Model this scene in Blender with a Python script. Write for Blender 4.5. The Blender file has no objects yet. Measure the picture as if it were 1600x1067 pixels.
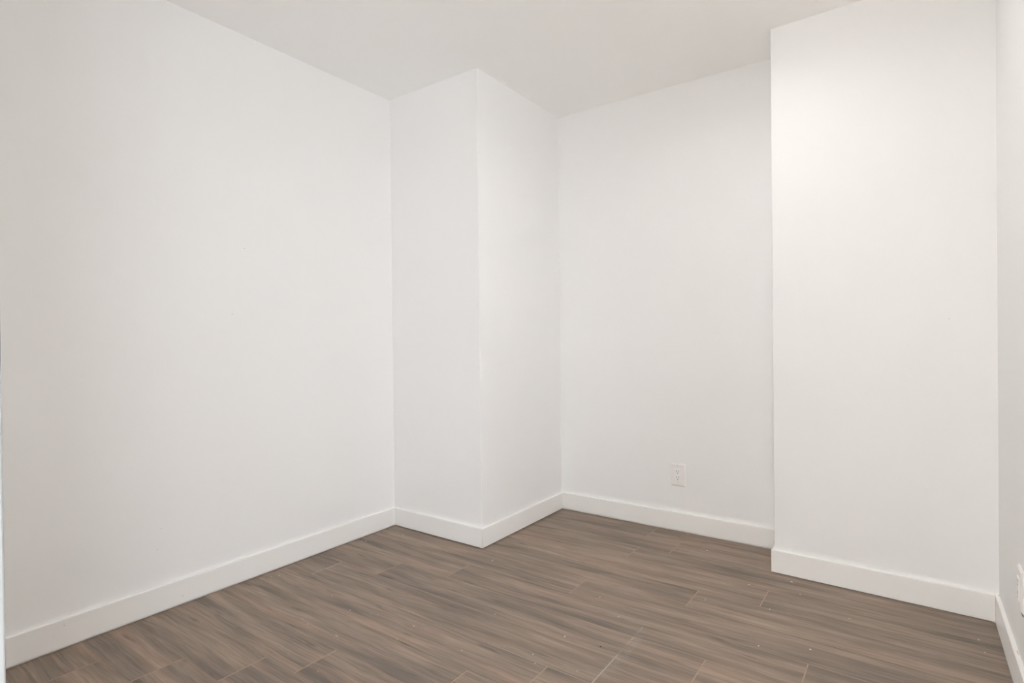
import bpy, bmesh, math, random
from mathutils import Vector, Matrix

random.seed(7)
scene = bpy.context.scene
C = scene.collection

# ------------------------------------------------------------------ camera, world, exposure
# metres; the camera stands in the doorway at x = 0, y = 0 and the room opens towards +y
CAM_Z, YAW, PITCH, ROLL, FOCAL_PX = 1.0661, -0.6211, -0.0054, -0.0111, 868.86
fw = Vector((math.sin(YAW) * math.cos(PITCH), math.cos(YAW) * math.cos(PITCH), math.sin(PITCH)))
rt = Vector((math.cos(YAW), -math.sin(YAW), 0.0))
up = rt.cross(fw)
r2 = rt * math.cos(ROLL) + up * math.sin(ROLL)
u2 = -rt * math.sin(ROLL) + up * math.cos(ROLL)
cam_data = bpy.data.cameras.new('camera')
cam_data.sensor_width = 36.0
cam_data.lens = FOCAL_PX * 36.0 / 1600.0
cam_data.clip_start = 0.02
cam = bpy.data.objects.new('camera', cam_data)
C.objects.link(cam)
cam.matrix_world = Matrix(((r2.x, u2.x, -fw.x, 0.0), (r2.y, u2.y, -fw.y, 0.0),
                           (r2.z, u2.z, -fw.z, CAM_Z), (0, 0, 0, 1)))
scene.camera = cam

world = bpy.data.worlds.new('world')
scene.world = world
world.use_nodes = True
world.node_tree.nodes['Background'].inputs['Color'].default_value = (0.875, 0.935, 1.0, 1)
world.node_tree.nodes['Background'].inputs['Strength'].default_value = 10.2

scene.view_settings.view_transform = 'Standard'
scene.view_settings.look = 'None'
scene.view_settings.gamma = 1.0
scene.view_settings.use_curve_mapping = False
scene.view_settings.exposure = 0.29
# white room: let the light bounce until it dies out
scene.cycles.max_bounces = 14
scene.cycles.diffuse_bounces = 14

# slim LED ceiling lights: position, radius, depth, diffuser glow, beam watts, beam spread in degrees
LAMP_NEAR = (-0.575, 1.99, 0.085, 0.035, 36.0, 2.5, 164)     # by the wide boxed-out wall
FILL_HALL = (-2.60, -1.00, 0.10, 0.02, 6.0, 240.0, 180)   # unseen fill light added in the living space outside the opening
ROOM_COL = (1.0, 0.990, 0.972)
FILL_COL = (0.93, 0.97, 1.0)

# ------------------------------------------------------------------ measured layout
H = 2.44                       # ceiling
XL, XF = -2.4232, 0.2621       # left wall, right wall
YA, XB = 2.2044, -1.7778       # boxed-out corner on the left: front face, side face
YC = 3.0069                    # back wall
XE, YE, YF = -0.5015, 2.7194, 2.6991   # boxed-out wall on the right: its corner, front face
HB, TB = 0.1024, 0.0121        # baseboard height and thickness
XD = -0.609                    # left side of the cased opening the photograph is taken from
ZD = 2.06                      # its head
YN1 = 0.2095 * (-XD - 0.009) - 0.0165; YN0 = YN1 - 0.116  # faces of the wall that holds it
XH0, XH1, YH = -3.4, 1.2, -3.2 # the living space behind the camera
WIN = (-2.7, -0.35, 0.15, 2.25) # its window in the wall x = XH1: y range, z range
WT = 0.12

# ------------------------------------------------------------------ materials
def new_mat(name):
    m = bpy.data.materials.new(name)
    m.use_nodes = True
    nt = m.node_tree
    return m, nt, nt.nodes['Principled BSDF']

def paint(name, col, rough, bump=0.02, scale=260.0, mottle=0.012):
    m, nt, b = new_mat(name)
    tc = nt.nodes.new('ShaderNodeTexCoord')
    n = nt.nodes.new('ShaderNodeTexNoise'); n.inputs['Scale'].default_value = scale
    n.inputs['Detail'].default_value = 3
    nt.links.new(tc.outputs['Object'], n.inputs['Vector'])
    bp = nt.nodes.new('ShaderNodeBump'); bp.inputs['Strength'].default_value = bump
    bp.inputs['Distance'].default_value = 0.0015
    nt.links.new(n.outputs['Fac'], bp.inputs['Height'])
    nt.links.new(bp.outputs['Normal'], b.inputs['Normal'])
    n2 = nt.nodes.new('ShaderNodeTexNoise'); n2.inputs['Scale'].default_value = 2.3
    n2.inputs['Detail'].default_value = 4
    nt.links.new(tc.outputs['Object'], n2.inputs['Vector'])
    mx = nt.nodes.new('ShaderNodeMix'); mx.data_type = 'RGBA'
    mx.inputs['A'].default_value = tuple(c * (1 - mottle) for c in col) + (1,)
    mx.inputs['B'].default_value = tuple(min(1, c * (1 + mottle)) for c in col) + (1,)
    nt.links.new(n2.outputs['Fac'], mx.inputs['Factor'])
    nt.links.new(mx.outputs['Result'], b.inputs['Base Color'])
    b.inputs['Roughness'].default_value = rough
    b.inputs['Specular IOR Level'].default_value = 0.35
    return m

def plain(name, col, rough=0.5, metal=0.0):
    m, nt, b = new_mat(name)
    tc = nt.nodes.new('ShaderNodeTexCoord')
    n = nt.nodes.new('ShaderNodeTexNoise'); n.inputs['Scale'].default_value = 90.0
    nt.links.new(tc.outputs['Object'], n.inputs['Vector'])
    mx = nt.nodes.new('ShaderNodeMix'); mx.data_type = 'RGBA'
    mx.inputs['A'].default_value = tuple(c * 0.97 for c in col) + (1,)
    mx.inputs['B'].default_value = tuple(min(1, c * 1.03) for c in col) + (1,)
    nt.links.new(n.outputs['Fac'], mx.inputs['Factor'])
    nt.links.new(mx.outputs['Result'], b.inputs['Base Color'])
    b.inputs['Roughness'].default_value = rough
    b.inputs['Metallic'].default_value = metal
    return m

def emitter(name, col, strength):
    m = bpy.data.materials.new(name); m.use_nodes = True
    nt = m.node_tree; nt.nodes.clear()
    e = nt.nodes.new('ShaderNodeEmission'); o = nt.nodes.new('ShaderNodeOutputMaterial')
    e.inputs['Color'].default_value = col + (1,); e.inputs['Strength'].default_value = strength
    nt.links.new(e.outputs['Emission'], o.inputs['Surface'])
    return m

def wood(name):
    m, nt, b = new_mat(name)
    N, Lk = nt.nodes.new, nt.links.new
    def math_(op, a, bb=None):
        n = N('ShaderNodeMath'); n.operation = op
        for i, v in enumerate((a, bb)):
            if v is None: continue
            if isinstance(v, (int, float)): n.inputs[i].default_value = v
            else: Lk(v, n.inputs[i])
        return n.outputs[0]
    tc = N('ShaderNodeTexCoord'); oi = N('ShaderNodeObjectInfo'); geo = N('ShaderNodeNewGeometry')
    sp = N('ShaderNodeSeparateXYZ'); Lk(tc.outputs['Object'], sp.inputs[0])
    rx = math_('MULTIPLY', oi.outputs['Random'], 61.0)
    x = math_('ADD', sp.outputs['X'], rx)
    def vec(ax, ay, az=0.0):
        c = N('ShaderNodeCombineXYZ')
        Lk(ax, c.inputs[0]); Lk(ay, c.inputs[1])
        if isinstance(az, (int, float)): c.inputs[2].default_value = az
        else: Lk(az, c.inputs[2])
        return c.outputs[0]
    def noise(v, detail, rough=0.55, scale=1.0, dist=0.0):
        n = N('ShaderNodeTexNoise'); n.inputs['Scale'].default_value = scale
        n.inputs['Detail'].default_value = detail; n.inputs['Roughness'].default_value = rough
        n.inputs['Distortion'].default_value = dist
        Lk(v, n.inputs['Vector']); return n.outputs['Fac']
    def ramp(f, stops):
        r = N('ShaderNodeValToRGB')
        while len(r.color_ramp.elements) < len(stops): r.color_ramp.elements.new(0.5)
        for e, (p, c) in zip(r.color_ramp.elements, stops):
            e.position = p; e.color = (c, c, c, 1) if isinstance(c, (int, float)) else tuple(c) + (1,)
        Lk(f, r.inputs[0]); return r.outputs['Color']
    def mix(f, a, bb, kind='MIX'):
        n = N('ShaderNodeMix'); n.data_type = 'RGBA'; n.blend_type = kind
        if isinstance(f, (int, float)): n.inputs['Factor'].default_value = f
        else: Lk(f, n.inputs['Factor'])
        for k, v in (('A', a), ('B', bb)):
            if isinstance(v, tuple): n.inputs[k].default_value = v + (1,)
            else: Lk(v, n.inputs[k])
        return n.outputs['Result']
    # the grain wanders across the board
    w = noise(vec(math_('MULTIPLY', x, 2.2), math_('MULTIPLY', sp.outputs['Y'], 5.0), rx), 2)
    y = math_('ADD', sp.outputs['Y'], math_('MULTIPLY', math_('SUBTRACT', w, 0.5), 0.034))
    broad = noise(vec(math_('MULTIPLY', x, 1.7), math_('MULTIPLY', y, 20.0), rx), 3, 0.5)
    mid = noise(vec(math_('MULTIPLY', x, 3.2), math_('MULTIPLY', y, 70.0), rx), 4, 0.62)
    grain = noise(vec(math_('MULTIPLY', x, 6.0), math_('MULTIPLY', y, 190.0), math_('ADD', rx, 2.0)), 3, 0.6)
    fine = noise(vec(math_('MULTIPLY', x, 11.0), math_('MULTIPLY', y, 460.0), rx), 3, 0.6)
    pink = noise(vec(math_('MULTIPLY', x, 1.5), math_('MULTIPLY', y, 17.0), math_('ADD', rx, 9.0)), 2, 0.5)
    knot = noise(vec(math_('MULTIPLY', x, 6.0), math_('MULTIPLY', y, 34.0), math_('ADD', rx, 4.0)), 2, 0.5)
    base = ramp(broad, ((0.30, W_DARK), (0.46, W_MID), (0.58, W_MID2), (0.72, W_LIGHT)))
    base = mix(ramp(pink, ((0.54, 0.0), (0.72, 0.7))), base, W_PINK)
    base = mix(1.0, base, ramp(mid, ((0.28, 0.78), (0.50, 1.0), (0.72, 1.15))), 'MULTIPLY')
    base = mix(1.0, base, ramp(grain, ((0.30, 0.80), (0.5, 1.0), (0.70, 1.13))), 'MULTIPLY')
    base = mix(1.0, base, ramp(fine, ((0.30, 0.86), (0.5, 1.0), (0.70, 1.10))), 'MULTIPLY')
    base = mix(1.0, base, ramp(knot, ((0.22, 0.66), (0.36, 1.0))), 'MULTIPLY')
    tone = math_('ADD', 0.965, math_('MULTIPLY', oi.outputs['Random'], 0.07))
    cc = N('ShaderNodeCombineColor')
    for i in range(3): Lk(tone, cc.inputs[i])
    base = mix(1.0, base, cc.outputs[0], 'MULTIPLY')
    # pale dust rubbed into a straight chalk line that crosses three boards
    gp = N('ShaderNodeSeparateXYZ'); Lk(geo.outputs['Position'], gp.inputs[0])
    def line(x0, half, ya, yb, thr, amp):
        d = math_('ABSOLUTE', math_('SUBTRACT', gp.outputs['X'], x0))
        mr = N('ShaderNodeMapRange'); mr.inputs['From Min'].default_value = half
        mr.inputs['From Max'].default_value = half * 0.3; Lk(d, mr.inputs['Value'])
        lo = math_('GREATER_THAN', gp.outputs['Y'], ya); hi = math_('LESS_THAN', gp.outputs['Y'], yb)
        k = noise(geo.outputs['Position'], 5, 0.7, 38.0)
        k = ramp(k, ((thr, 0.15), (thr + 0.16, 1.0)))
        v = math_('MULTIPLY', math_('MULTIPLY', lo, hi), mr.outputs['Result'])
        v = math_('MULTIPLY', v, k)
        return math_('MULTIPLY', v, amp)
    d1 = line(-0.8045, 0.0026, 1.66, 1.93, 0.46, 0.70)
    d2 = line(-0.7800, 0.0030, 1.64, 1.88, 0.52, 0.26)
    d3 = line(-0.7925, 0.026, 1.58, 1.90, 0.44, 0.14)
    dust = math_('MAXIMUM', math_('MAXIMUM', d1, d2), d3)
    base = mix(dust, base, (0.56, 0.52, 0.47))
    Lk(base, b.inputs['Base Color'])
    rg = N('ShaderNodeMapRange'); rg.inputs['To Min'].default_value = 0.42; rg.inputs['To Max'].default_value = 0.58
    Lk(mid, rg.inputs['Value']); Lk(rg.outputs['Result'], b.inputs['Roughness'])
    b.inputs['Specular IOR Level'].default_value = 0.35
    bp = N('ShaderNodeBump'); bp.inputs['Strength'].default_value = 0.12; bp.inputs['Distance'].default_value = 0.0006
    Lk(fine, bp.inputs['Height']); Lk(bp.outputs['Normal'], b.inputs['Normal'])
    return m

W_DARK = (0.17, 0.136, 0.11)
W_MID = (0.245, 0.191, 0.152)
W_MID2 = (0.294, 0.227, 0.178)
W_LIGHT = (0.366, 0.28, 0.212)
W_PINK = (0.39, 0.272, 0.202)

M = {
    'wall': paint('wall_paint', (0.908, 0.908, 0.904), 0.62),
    'ceil': paint('ceiling_paint', (0.957, 0.956, 0.946), 0.9, 0.03, 180.0),
    'trim': paint('trim_paint', (0.918, 0.909, 0.888), 0.42, 0.006, 120.0, 0.008),
    'casing': paint('casing_paint', (0.25, 0.253, 0.25), 0.42, 0.006, 120.0, 0.008),  # grey stands in for shade; white came out overbright under the window
    'plate': plain('plate_plastic', (0.90, 0.882, 0.86), 0.35),
    'device': plain('device_plastic', (0.915, 0.912, 0.91), 0.3),
    'slot': plain('slot_dark', (0.03, 0.027, 0.025), 0.7),
    'screw': plain('screw_painted', (0.78, 0.77, 0.75), 0.4),
    'hdf': plain('board_core', (0.42, 0.295, 0.215), 0.7),
    'dusty': plain('dusty_board_core', (0.46, 0.40, 0.34), 0.8),
    'sub': plain('subfloor', (0.10, 0.07, 0.055), 0.9),
    'caulk': plain('yellowed_caulk', (0.66, 0.52, 0.30), 0.6),
    'strip_brown': plain('strip_brown_mat', (0.20, 0.13, 0.08), 0.9),
    'crumb': plain('plaster_crumb', (0.80, 0.78, 0.74), 0.9),
    'crumb_tan': plain('sawdust_crumb', (0.62, 0.42, 0.20), 0.9),
    'crumb_dark': plain('bark_crumb', (0.07, 0.035, 0.025), 0.9),
    'mark': plain('faint_scuff', (0.60, 0.58, 0.55), 0.8),
    'wood': wood('laminate_wood'),
}

# ------------------------------------------------------------------ helpers
def link(name, bm, mats, parent=None, smooth=False):
    me = bpy.data.meshes.new(name)
    bmesh.ops.recalc_face_normals(bm, faces=bm.faces)
    bm.to_mesh(me); bm.free()
    for m in (mats if isinstance(mats, (list, tuple)) else [mats]): me.materials.append(m)
    if smooth:
        for p in me.polygons: p.use_smooth = True
    o = bpy.data.objects.new(name, me)
    C.objects.link(o)
    if parent is not None: o.parent = parent
    return o

def empty(name, loc, rotz=0.0):
    o = bpy.data.objects.new(name, None); C.objects.link(o)
    o.empty_display_size = 0.05
    o.location = loc; o.rotation_euler = (0, 0, rotz)
    return o

def tag(o, label, cat=None, group=None, kind=None):
    o['label'] = label
    if cat: o['category'] = cat
    if group: o['group'] = group
    if kind: o['kind'] = kind
    return o

def add_prism(bm, pts, z0, z1):
    lo = [bm.verts.new((x, y, z0)) for x, y in pts]
    hi = [bm.verts.new((x, y, z1)) for x, y in pts]
    n = len(pts)
    bm.faces.new(lo[::-1]); bm.faces.new(hi)
    for i in range(n):
        bm.faces.new((lo[i], lo[(i + 1) % n], hi[(i + 1) % n], hi[i]))

def add_box(bm, x0, x1, y0, y1, z0, z1):
    add_prism(bm, ((x0, y0), (x1, y0), (x1, y1), (x0, y1)), z0, z1)

def bevel_edges(bm, test, w, seg=2):
    ed = [e for e in bm.edges if test((e.verts[0].co + e.verts[1].co) / 2, e)]
    bmesh.ops.bevel(bm, geom=ed, offset=w, offset_type='OFFSET', segments=seg, profile=0.5, affect='EDGES')

# ------------------------------------------------------------------ room shell
def structure(name, bm, m, label, cat):
    return tag(link(name, bm, m), label, cat, kind='structure')

bm = bmesh.new(); add_box(bm, XL - WT, XL, YN0, YC + WT, 0, H)
wall_left = structure('wall_left', bm, M['wall'], 'plain white painted wall running back to the boxed-out corner', 'wall')
bm = bmesh.new(); add_box(bm, XL, XF, YC, YC + WT, 0, H)
wall_back = structure('wall_back', bm, M['wall'], 'white recessed wall with the wall outlet, between two boxed-out walls', 'wall')
bm = bmesh.new(); add_box(bm, XF, XF + WT, YN0, YC + WT, 0, H)
wall_right = structure('wall_right', bm, M['wall'], 'white side wall with a wall outlet near the boxed-out wall', 'wall')
bm = bmesh.new(); add_box(bm, XL, XB, YA, YC, 0, H)
bevel_edges(bm, lambda c, e: abs(c.x - XB) < 1e-5 and abs(c.y - YA) < 1e-5, 0.0025, 3)
wall_chase = structure('wall_chase', bm, M['wall'], 'narrow boxed-out white wall corner beside the recessed wall', 'wall')
bm = bmesh.new(); add_prism(bm, ((XE, YE), (XF, YF), (XF, YC), (XE, YC)), 0, H)
bevel_edges(bm, lambda c, e: abs(c.x - XE) < 1e-5 and abs(c.y - YE) < 1e-5, 0.0025, 3)
wall_bay = structure('wall_bay', bm, M['wall'], 'wide boxed-out white wall between the recess and the side wall', 'wall')
# wall and head of the cased opening, and the living space behind it
bm = bmesh.new()
add_box(bm, XL, XD, YN0, YN1, 0, H)
add_box(bm, XD, XF, YN0, YN1, ZD, H)
structure('wall_front', bm, M['wall'], 'white wall around the cased opening into the room', 'wall')
bm = bmesh.new(); add_box(bm, XH0 - WT, XH1 + WT, YH - WT, YH, 0, H)
structure('wall_living_back', bm, M['wall'], 'white far wall of the living space outside the room', 'wall')
bm = bmesh.new(); add_box(bm, XH0 - WT, XH0, YH, YN0 + WT, 0, H); add_box(bm, XH0, XL - WT, YN0, YN0 + WT, 0, H)
structure('wall_living_left', bm, M['wall'], 'white side wall of the living space outside the room', 'wall')
WY0, WY1, WZ0, WZ1 = WIN
bm = bmesh.new(); add_box(bm, XF + WT, XH1, YN0, YN0 + WT, 0, H)
add_box(bm, XH1, XH1 + WT, YH, WY0, 0, H); add_box(bm, XH1, XH1 + WT, WY1, YN0 + WT, 0, H)
add_box(bm, XH1, XH1 + WT, WY0, WY1, 0, WZ0); add_box(bm, XH1, XH1 + WT, WY0, WY1, WZ1, H)
structure('wall_living_right', bm, M['wall'], 'white window wall of the living space outside the room', 'wall')
win = bmesh.new()
for a, b_ in ((WY0, WY0 + 0.05), (WY1 - 0.05, WY1), ((WY0 + WY1) / 2 - 0.025, (WY0 + WY1) / 2 + 0.025)):
    add_box(win, XH1 + 0.04, XH1 + 0.09, a, b_, WZ0, WZ1)
for a, b_ in ((WZ0, WZ0 + 0.05), (WZ1 - 0.05, WZ1)):
    add_box(win, XH1 + 0.04, XH1 + 0.09, WY0 + 0.05, (WY0 + WY1) / 2 - 0.025, a, b_)
    add_box(win, XH1 + 0.04, XH1 + 0.09, (WY0 + WY1) / 2 + 0.025, WY1 - 0.05, a, b_)
structure('window_1', win, M['casing'], 'white framed window of the living space outside the room', 'window')
portal_data = bpy.data.lights.new('window_portal', 'AREA'); portal_data.shape = 'RECTANGLE'
portal_data.size = WZ1 - WZ0; portal_data.size_y = WY1 - WY0
portal_data.cycles.is_portal = True
portal = bpy.data.objects.new('window_portal', portal_data); C.objects.link(portal)
portal.location = (XH1 + WT + 0.01, (WY0 + WY1) / 2, (WZ0 + WZ1) / 2)
portal.rotation_euler = (0, math.radians(90), 0)      # an area light looks along its -z: towards -x
bm = bmesh.new(); add_box(bm, XH0 - WT, XH1 + WT, YH - WT, YC + WT, H, H + 0.1)
ceiling = structure('ceiling', bm, M['ceil'], 'flat matt off-white painted ceiling', 'ceiling')

# cased opening: the edge of its side casing shows at the very left of the view
bm = bmesh.new(); add_box(bm, XD, XD + 0.012, YN0, YN1, 0, ZD); add_box(bm, XD + 0.012, XF, YN0, YN1, ZD - 0.012, ZD)
door = structure('door_1', bm, M['casing'], 'pale painted lining and casing of the opening into the room', 'door frame')
bm = bmesh.new()
add_box(bm, XD - 0.060, XD + 0.009, YN1, YN1 + 0.0165, 0, ZD - 0.008)
bevel_edges(bm, lambda c, e: abs(e.verts[0].co.z - e.verts[1].co.z) > 1, 0.0015, 2)
link('side_casing', bm, M['casing'], door)
bm = bmesh.new(); add_box(bm, XD - 0.060, XF, YN1, YN1 + 0.0165, ZD - 0.008, ZD + 0.06)
link('head_casing', bm, M['casing'], door)

# ------------------------------------------------------------------ baseboards
def baseboard(name, a, b, n, ma, mb, gap, label, hb=HB):
    """profile extruded from a to b along a wall; n points into the room; ma / mb slide the
    front edge along the run at each end (+ longer, - shorter) to mitre the corners"""
    a, b, n = Vector(a), Vector(b), Vector(n)
    d = (b - a).normalized()
    t = TB
    prof = ((0, -0.004), (0.0012, -0.004), (0.0012, gap), (t, gap), (t, hb - 0.0020), (t - 0.0006, hb - 0.0006),
            (t - 0.0022, hb), (0, hb))
    bm = bmesh.new()
    ra, rb = [], []
    for o, z in prof:
        pa = a + n * o - d * (ma * o); pb = b + n * o + d * (mb * o)
        ra.append(bm.verts.new((pa.x, pa.y, z))); rb.append(bm.verts.new((pb.x, pb.y, z)))
    k = len(prof)
    for i in range(k):
        bm.faces.new((ra[i], ra[(i + 1) % k], rb[(i + 1) % k], rb[i]))
    bm.faces.new(ra); bm.faces.new(rb[::-1])
    return tag(link(name, bm, M['trim']), label, 'baseboard', kind='structure')

e = 0.0002
base_left = baseboard('baseboard_left', (XL + e, YN1, 0), (XL + e, YA, 0), (1, 0, 0), 0, -1, 0.0060,
                      'long white baseboard along the plain wall')
baseboard('baseboard_chase', (XL, YA - e, 0), (XB, YA - e, 0), (0, -1, 0), -1, 0.97, 0.0056,
          'short white baseboard on the front of the narrow boxed-out corner')
baseboard('baseboard_return', (XB + e, YA, 0), (XB + e, YC, 0), (1, 0, 0), 0.93, -1, 0.0055,
          'white baseboard along the side of the narrow boxed-out corner')
baseboard('baseboard_back', (XB, YC - e, 0), (XE, YC - e, 0), (0, -1, 0), -1, -1, 0.0075,
          'white baseboard below the outlet on the recessed wall')
baseboard('baseboard_recess', (XE - e, YC, 0), (XE - e, YE, 0), (-1, 0, 0), -1, 1, 0.0050,
          'white baseboard returning into the recess at the wide boxed-out wall')
bd = Vector((XF - XE, YF - YE, 0)).normalized(); bn = Vector((bd.y, -bd.x, 0))
baseboard('baseboard_bay', (XE, YE - e, 0), (XF, YF - e, 0), bn, 1, -1, 0.0034,
          'white baseboard along the wide boxed-out wall')
base_right = baseboard('baseboard_right', (XF - e, YF, 0), (XF - e, YN0, 0), (-1, 0, 0), -1, 0, 0.0020,
                       'white baseboard along the side wall with the cracked corner caulk')

# yellowed caulk at the corner where the bay and side-wall baseboards meet
def caulk_bead(pts, r):
    bm = bmesh.new()
    prev = None
    for i, p in enumerate(pts):
        p = Vector(p); rr = r * random.uniform(0.55, 1.25)
        ring = [bm.verts.new(p + Vector((math.cos(a) * rr, math.sin(a) * rr, random.uniform(-.3, .3) * rr)))
                for a in [k * math.tau / 6 for k in range(6)]]
        if prev:
            for k in range(6): bm.faces.new((prev[k], prev[(k + 1) % 6], ring[(k + 1) % 6], ring[k]))
        else: bm.faces.new(ring[::-1])
        prev = ring
    bm.faces.new(prev)
    return bm
cx, cy = XF - TB + 0.0002, YF - TB - 0.0002
o = link('corner_caulk', caulk_bead([(cx, cy, 0.002 + k * 0.0045) for k in range(23)], 0.0012), M['caulk'], base_right)
o['label'] = 'thin yellowed bead of caulk in the baseboard corner'
def lump(c, r, sq=(1, 1, 1), seed=0):
    rnd = random.Random(seed)
    bm = bmesh.new(); bmesh.ops.create_icosphere(bm, subdivisions=1, radius=r)
    for v in bm.verts:
        v.co = Vector((v.co.x * sq[0], v.co.y * sq[1], v.co.z * sq[2])) * rnd.uniform(0.7, 1.25)
        v.co += Vector(c)
    return bm
link('caulk_blob', lump((cx - 0.003, cy - 0.002, 0.004), 0.004, (1.8, 0.8, 0.8), 3), plain('pale_caulk', (0.80, 0.70, 0.55), 0.6), base_right)
link('caulk_blob', lump((cx - 0.001, cy + 0.004, HB + 0.001), 0.0022, (0.7, 1.6, 0.5), 4), M['caulk'], base_right)
link('caulk_blob', lump((XF - 0.003, YF - 0.012, HB + 0.001), 0.0024, (1.2, 1.0, 0.5), 5), M['caulk'], base_right)
for k in range(3):
    link('caulk_stain', lump((XF - 0.0032, 2.24 - k * 0.13, HB + 0.0005), 0.003, (0.7, 6.0, 0.25), 9 + k),
         plain('old_caulk_%d' % k, (0.72, 0.64, 0.50), 0.7), base_right)

# ------------------------------------------------------------------ floor: laminate boards
bm = bmesh.new(); add_box(bm, XH0 - WT, XH1 + WT, YH - WT, YC + WT, -0.10, -0.0105)
floor = structure('floor', bm, M['sub'], 'grey-brown wood laminate floor of long staggered boards', 'floor')

PW, PL, PY = 0.1633, 1.425, 2.0135
JOINT = {-9: -2.22, -8: -2.0, -7: -1.774, -6: -1.614, -5: -1.164, -4: -0.963, -3: -0.8045, -2: -0.554, -1: -0.275,
         0: -1.164, 1: -0.728, 2: -0.487, 3: -1.124, 4: -0.970, 5: -1.153}
def plank(x0, x1, y0, y1, core='hdf'):
    g = 0.00015
    be, bl, dep = 0.0019, 0.0005, 0.0006        # eased ends, eased long edges, their depth
    L, Wd = x1 - x0 - 2 * g, y1 - y0 - 2 * g
    bm = bmesh.new()
    def rect(ix, iy, z): return [bm.verts.new(p) for p in ((ix, iy, z), (L - ix, iy, z), (L - ix, Wd - iy, z), (ix, Wd - iy, z))]
    r0 = rect(0, 0, -0.0100); r1 = rect(0, 0, -dep); r2_ = rect(be, bl, 0)
    f = bm.faces.new(r2_); f.material_index = 0
    bm.faces.new(r0[::-1]).material_index = 1
    for i in range(4):
        j = (i + 1) % 4
        bm.faces.new((r0[i], r0[j], r1[j], r1[i])).material_index = 1
        # ends show the tan core; the long eased edge keeps the printed wood colour
        bm.faces.new((r1[i], r1[j], r2_[j], r2_[i])).material_index = 1
    o = link('plank', bm, (M['wood'], M[core]), floor)
    o.location = (x0 + g, y0 + g, 0)
for k in range(-32, 7):
    y0 = max(PY + k * PW, YH); y1 = min(PY + (k + 1) * PW, YC - 0.008)
    if y1 - y0 < 0.004: continue
    lo, hi = (XL + 0.008, XF - 0.008) if y1 > YN0 else (XH0, XH1)
    j = JOINT.get(k, XL + (k * 0.53 % 1.0) * PL)
    while j > lo: j -= PL
    while j < hi:
        a, b_ = max(j, lo), min(j + PL, hi)
        if b_ - a > 0.01: plank(a, b_, y0, y1, 'dusty' if k == -3 else 'hdf')
        j += PL

# ------------------------------------------------------------------ wall outlets
def rounded_plate(bm, w, h, d0, d1, inset, r=0.004):
    """a bevelled slab in the xz plane, standing out towards -y"""
    def ring(ww, hh, rr, y):
        vs = []
        for qx, qz, a0 in ((1, 1, 0), (-1, 1, 90), (-1, -1, 180), (1, -1, 270)):
            for s in range(4):
                a = math.radians(a0 + s * 30)
                vs.append(bm.verts.new((qx * (ww / 2 - rr) + rr * math.cos(a), y, qz * (hh / 2 - rr) + rr * math.sin(a))))
        return vs
    R = [ring(w, h, r, -d0), ring(w, h, r, -(d0 + (d1 - d0) * 0.35)), ring(w - inset, h - inset, r * 0.8, -(d1 - 0.0006)),
         ring(w - inset - 0.002, h - inset - 0.002, r * 0.7, -d1)]
    n = len(R[0])
    for a, b in zip(R, R[1:]):
        for i in range(n): bm.faces.new((a[i], a[(i + 1) % n], b[(i + 1) % n], b[i]))
    bm.faces.new(R[0][::-1]); bm.faces.new(R[-1])

def disc(bm, cx, cz, r, y0, y1, n=12, flat=None):
    lo, hi = [], []
    for k in range(n):
        a = k * math.tau / n
        dx, dz = math.cos(a) * r, math.sin(a) * r
        if flat is not None: dz = min(dz, flat)
        lo.append(bm.verts.new((cx + dx, y0, cz + dz))); hi.append(bm.verts.new((cx + dx, y1, cz + dz)))
    for k in range(n): bm.faces.new((lo[k], lo[(k + 1) % n], hi[(k + 1) % n], hi[k]))
    bm.faces.new(lo[::-1]); bm.faces.new(hi)

def box_y(bm, cx, cz, w, h, y0, y1): add_box(bm, cx - w / 2, cx + w / 2, min(y0, y1), max(y0, y1), cz - h / 2, cz + h / 2)

def outlet(loc, rotz, label, tilt=0.0):
    root = empty('wall_outlet', loc, rotz)
    root.rotation_euler.y = tilt
    tag(root, label, 'outlet', 'white wall outlets')
    bm = bmesh.new(); rounded_plate(bm, 0.0795, 0.124, 0.0, 0.0068, 0.0110)
    plate = link('cover_plate', bm, M['plate'], root)
    bm = bmesh.new(); rounded_plate(bm, 0.0336, 0.0672, 0.0062, 0.0090, 0.0014, 0.0015)
    dev = link('receptacle', bm, M['device'], root)
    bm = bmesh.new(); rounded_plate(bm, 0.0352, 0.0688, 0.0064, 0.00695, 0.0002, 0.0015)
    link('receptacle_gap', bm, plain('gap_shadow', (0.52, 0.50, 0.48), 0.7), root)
    for cz in (0.0165, -0.0185):
        for sx, hh in ((-1, 0.0084), (1, 0.0070)):
            bm = bmesh.new(); box_y(bm, sx * 0.0064, cz + 0.006, 0.0022, hh, -0.0086, -0.00915)
            link('blade_slot', bm, M['slot'], dev)
        bm = bmesh.new(); disc(bm, 0, cz - 0.0055, 0.0027, -0.0086, -0.00915, 12, 0.0016)
        link('ground_hole', bm, M['slot'], dev)
    for cz in (0.0484, -0.0484):
        bm = bmesh.new(); disc(bm, 0, cz, 0.0030, -0.0062, -0.0072)
        s = link('screw', bm, M['screw'], plate)
        bm = bmesh.new(); box_y(bm, 0, cz, 0.0045, 0.0007, -0.0070, -0.00728)
        link('screw_slot', bm, M['mark'], plate)
    return root
outlet((-1.0390, YC, 0.3078), 0.0, 'white rectangular wall outlet with two sockets on the recessed back wall')
ro = outlet((XF, 2.185, 0.3165), math.radians(-90), 'white wall outlet on the side wall above its baseboard, seen edge-on')
bm = bmesh.new(); box_y(bm, -0.0020, -0.0660, 0.066, 0.009, 0.0, -0.0020)  # thin brown strip on the wall just below the plate
o = link('brown_strip', bm, M['strip_brown'], ro); o['label'] = 'thin brown strip below the cover plate'

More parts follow.
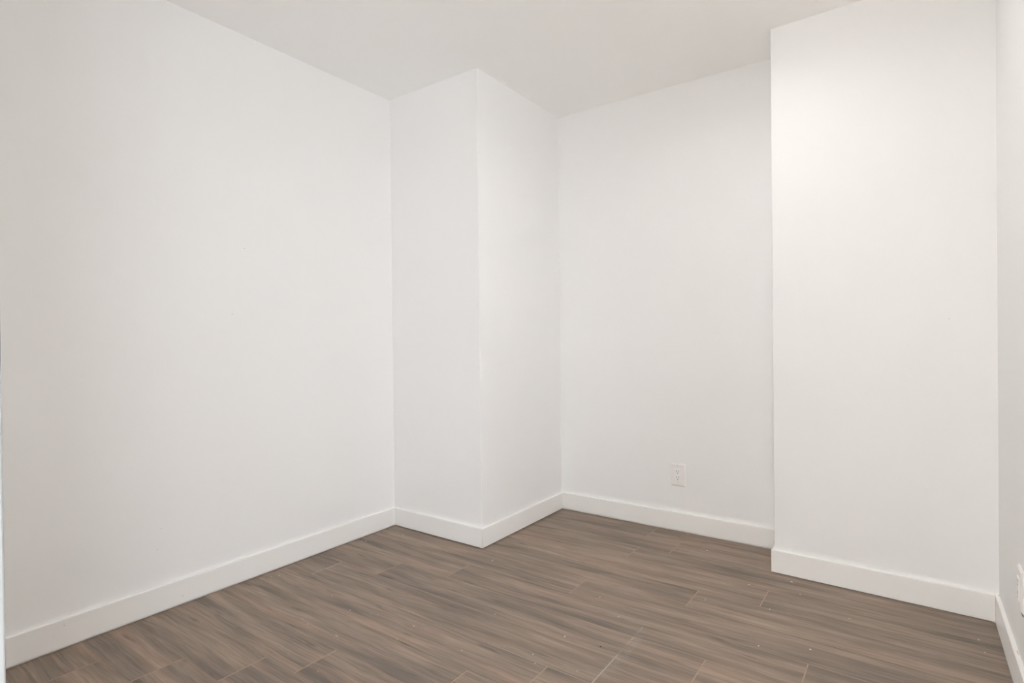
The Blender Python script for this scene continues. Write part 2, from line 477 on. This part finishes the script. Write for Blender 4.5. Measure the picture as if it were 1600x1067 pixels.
# ------------------------------------------------------------------ slim ceiling lights
def ceiling_light(loc, mat, label, R=0.086, deep=0.017):
    root = empty('ceiling_light', loc)
    tag(root, label, 'light')
    bm = bmesh.new()
    prof = ((R - 0.016, 0.0), (R, 0.0), (R, -0.003), (R - 0.004, -0.0065), (R - 0.014, -0.0065), (R - 0.016, -0.004))
    n = 48; rings = []
    for k in range(n):
        a = k * math.tau / n
        rings.append([bm.verts.new((r * math.cos(a), r * math.sin(a), z)) for r, z in prof])
    for k in range(n):
        A, B = rings[k], rings[(k + 1) % n]
        for i in range(len(prof)):
            j = (i + 1) % len(prof); bm.faces.new((A[i], A[j], B[j], B[i]))
    link('trim_ring', bm, M['trim'], root, True)
    bm = bmesh.new()
    q = R - 0.0155
    dp = [(q * math.cos(t), -0.004 - (deep - 0.004) * math.sin(t)) for t in [math.radians(a) for a in (0, 12, 26, 42, 58, 72)]]
    rings = [[bm.verts.new((r * math.cos(k * math.tau / n), r * math.sin(k * math.tau / n), z)) for k in range(n)] for r, z in dp]
    for A, B in zip(rings, rings[1:]):
        for k in range(n): bm.faces.new((A[k], A[(k + 1) % n], B[(k + 1) % n], B[k]))
    bm.faces.new(rings[-1])
    bm.faces.new(rings[0][::-1])
    link('diffuser', bm, mat, root, True)
    return root
def beam(loc, watts, col, spread):
    ld = bpy.data.lights.new('led_beam', 'AREA'); ld.shape = 'DISK'; ld.size = 0.12
    ld.energy = watts; ld.color = col; ld.spread = math.radians(spread)
    o = bpy.data.objects.new('led_beam', ld); C.objects.link(o)
    return o
def lit(loc, label, col, glow, watts, spread, R=0.086, deep=0.017):
    root = ceiling_light(loc, emitter('led_diffuser', col, glow), label, R, deep)
    o = beam(loc, watts, col, spread); o.parent = root; o.location = (0, 0, -deep - 0.002)
for (x, y, r, dp_, glow, watts, spread), col, label in (
        (LAMP_NEAR, ROOM_COL, 'slim round white ceiling light near the wide boxed-out wall'),
        (FILL_HALL, FILL_COL, 'added unseen fill light on the ceiling of the living space outside the room')):
    lit((x, y, H), label, col, glow, watts, spread, r, dp_)

# ------------------------------------------------------------------ marks on the walls, crumbs on the floor
def ray(u, v):
    return fw + r2 * ((u - 800.0) / FOCAL_PX) + u2 * ((533.5 - v) / FOCAL_PX)
def on_floor(u, v):
    d = ray(u, v); t = -CAM_Z / d.z
    return d.x * t, d.y * t
def scuff(parent, axis, val, sgn, a, z, r):
    bm = bmesh.new(); n = 8
    vs = []
    for k in range(n):
        t = k * math.tau / n; q = r * random.uniform(0.7, 1.2)
        p = [0, 0, z + math.sin(t) * q * 0.8]; p[axis] = val + sgn * 0.0004; p[1 - axis] = a + math.cos(t) * q
        vs.append(bm.verts.new(p))
    f = bm.faces.new(vs)
    r_ = bmesh.ops.extrude_face_region(bm, geom=[f])
    for g in r_['geom']:
        if isinstance(g, bmesh.types.BMVert): g.co[axis] -= sgn * 0.0006
    link('scuff_mark', bm, M['mark'], parent)
for u, v, r in ((382, 388, 0.0028), (363, 491, 0.0022), (252, 825.5, 0.0018), (246, 858.5, 0.0018)):
    d = ray(u, v); t = XL / d.x
    scuff(wall_left, 0, XL, 1, d.y * t, CAM_Z + d.z * t, r)
for u, v, r in ((100.5, 977, 0.0024), (285.5, 930.8, 0.0024)):
    d = ray(u, v); t = (XL + TB) / d.x
    scuff(base_left, 0, XL + TB, 1, d.y * t, CAM_Z + d.z * t, r)
d = ray(1483, 498); t = (YE + YF) / 2 / d.y
scuff(wall_bay, 1, YE + (YF - YE) * (d.x * t - XE) / (XF - XE), -1, d.x * t, CAM_Z + d.z * t, 0.0022)

crumbs = [(519, 931, 1.0), (547, 953.7, .8), (579.5, 959.5, .7), (472.6, 967, .8), (481, 975.5, .9), (524.7, 993, .9),
          (526.7, 994.4, .8), (590.8, 961, .7), (646.8, 978.5, 1.1), (620.4, 999, .8), (722, 1016.4, .9),
          (773.3, 960, .9), (937.3, 933.4, 1.0), (966.7, 964, 1.0), (882.6, 995, 1.3), (832.6, 1023, .9), (835.8, 1037, .9),
          (901.7, 1048.4, .8), (1102, 937.5, 1.0), (1185.3, 1010, 1.1), (1250.3, 929, .9), (1266.4, 1015.5, 1.4),
          (1202.8, 952.4, .9), (436.5, 899.4, 1.2), (423.5, 901.5, .8), (571.9, 845.6, 1.2), (630, 837, 1.2), (769.4, 876, 1.3),
          (1104.8, 861, 1.7), (1237, 910, 1.7), (1170.6, 914, 1.2), (1529, 1000, 1.0), (1539, 1020, 1.0), (1327, 967, .9)]
def crumb(u, v, s, mat, label, seed, group=None):
    x, y = on_floor(u, v)
    bm = lump((0, 0, 0), 0.0020 * s, (1.25, 0.85, 0.75), seed)
    zmin = min(q.co.z for q in bm.verts)
    for q in bm.verts: q.co.z -= zmin
    o = link('crumb', bm, mat)
    o.location = (x, y, 0.0)
    tag(o, label, 'crumb', group)
for i, (u, v, s) in enumerate(crumbs):
    crumb(u, v, s, M['crumb'], 'tiny white plaster crumb lying on the laminate floor', 100 + i, 'plaster crumbs on the floor')
crumb(496.8, 1050, 1.1, M['crumb_tan'], 'tiny yellow-tan crumb lying on the laminate floor', 61)
crumb(938.4, 1011, 1.2, M['crumb_dark'], 'tiny dark brown crumb lying beside the pale chalk line', 62)
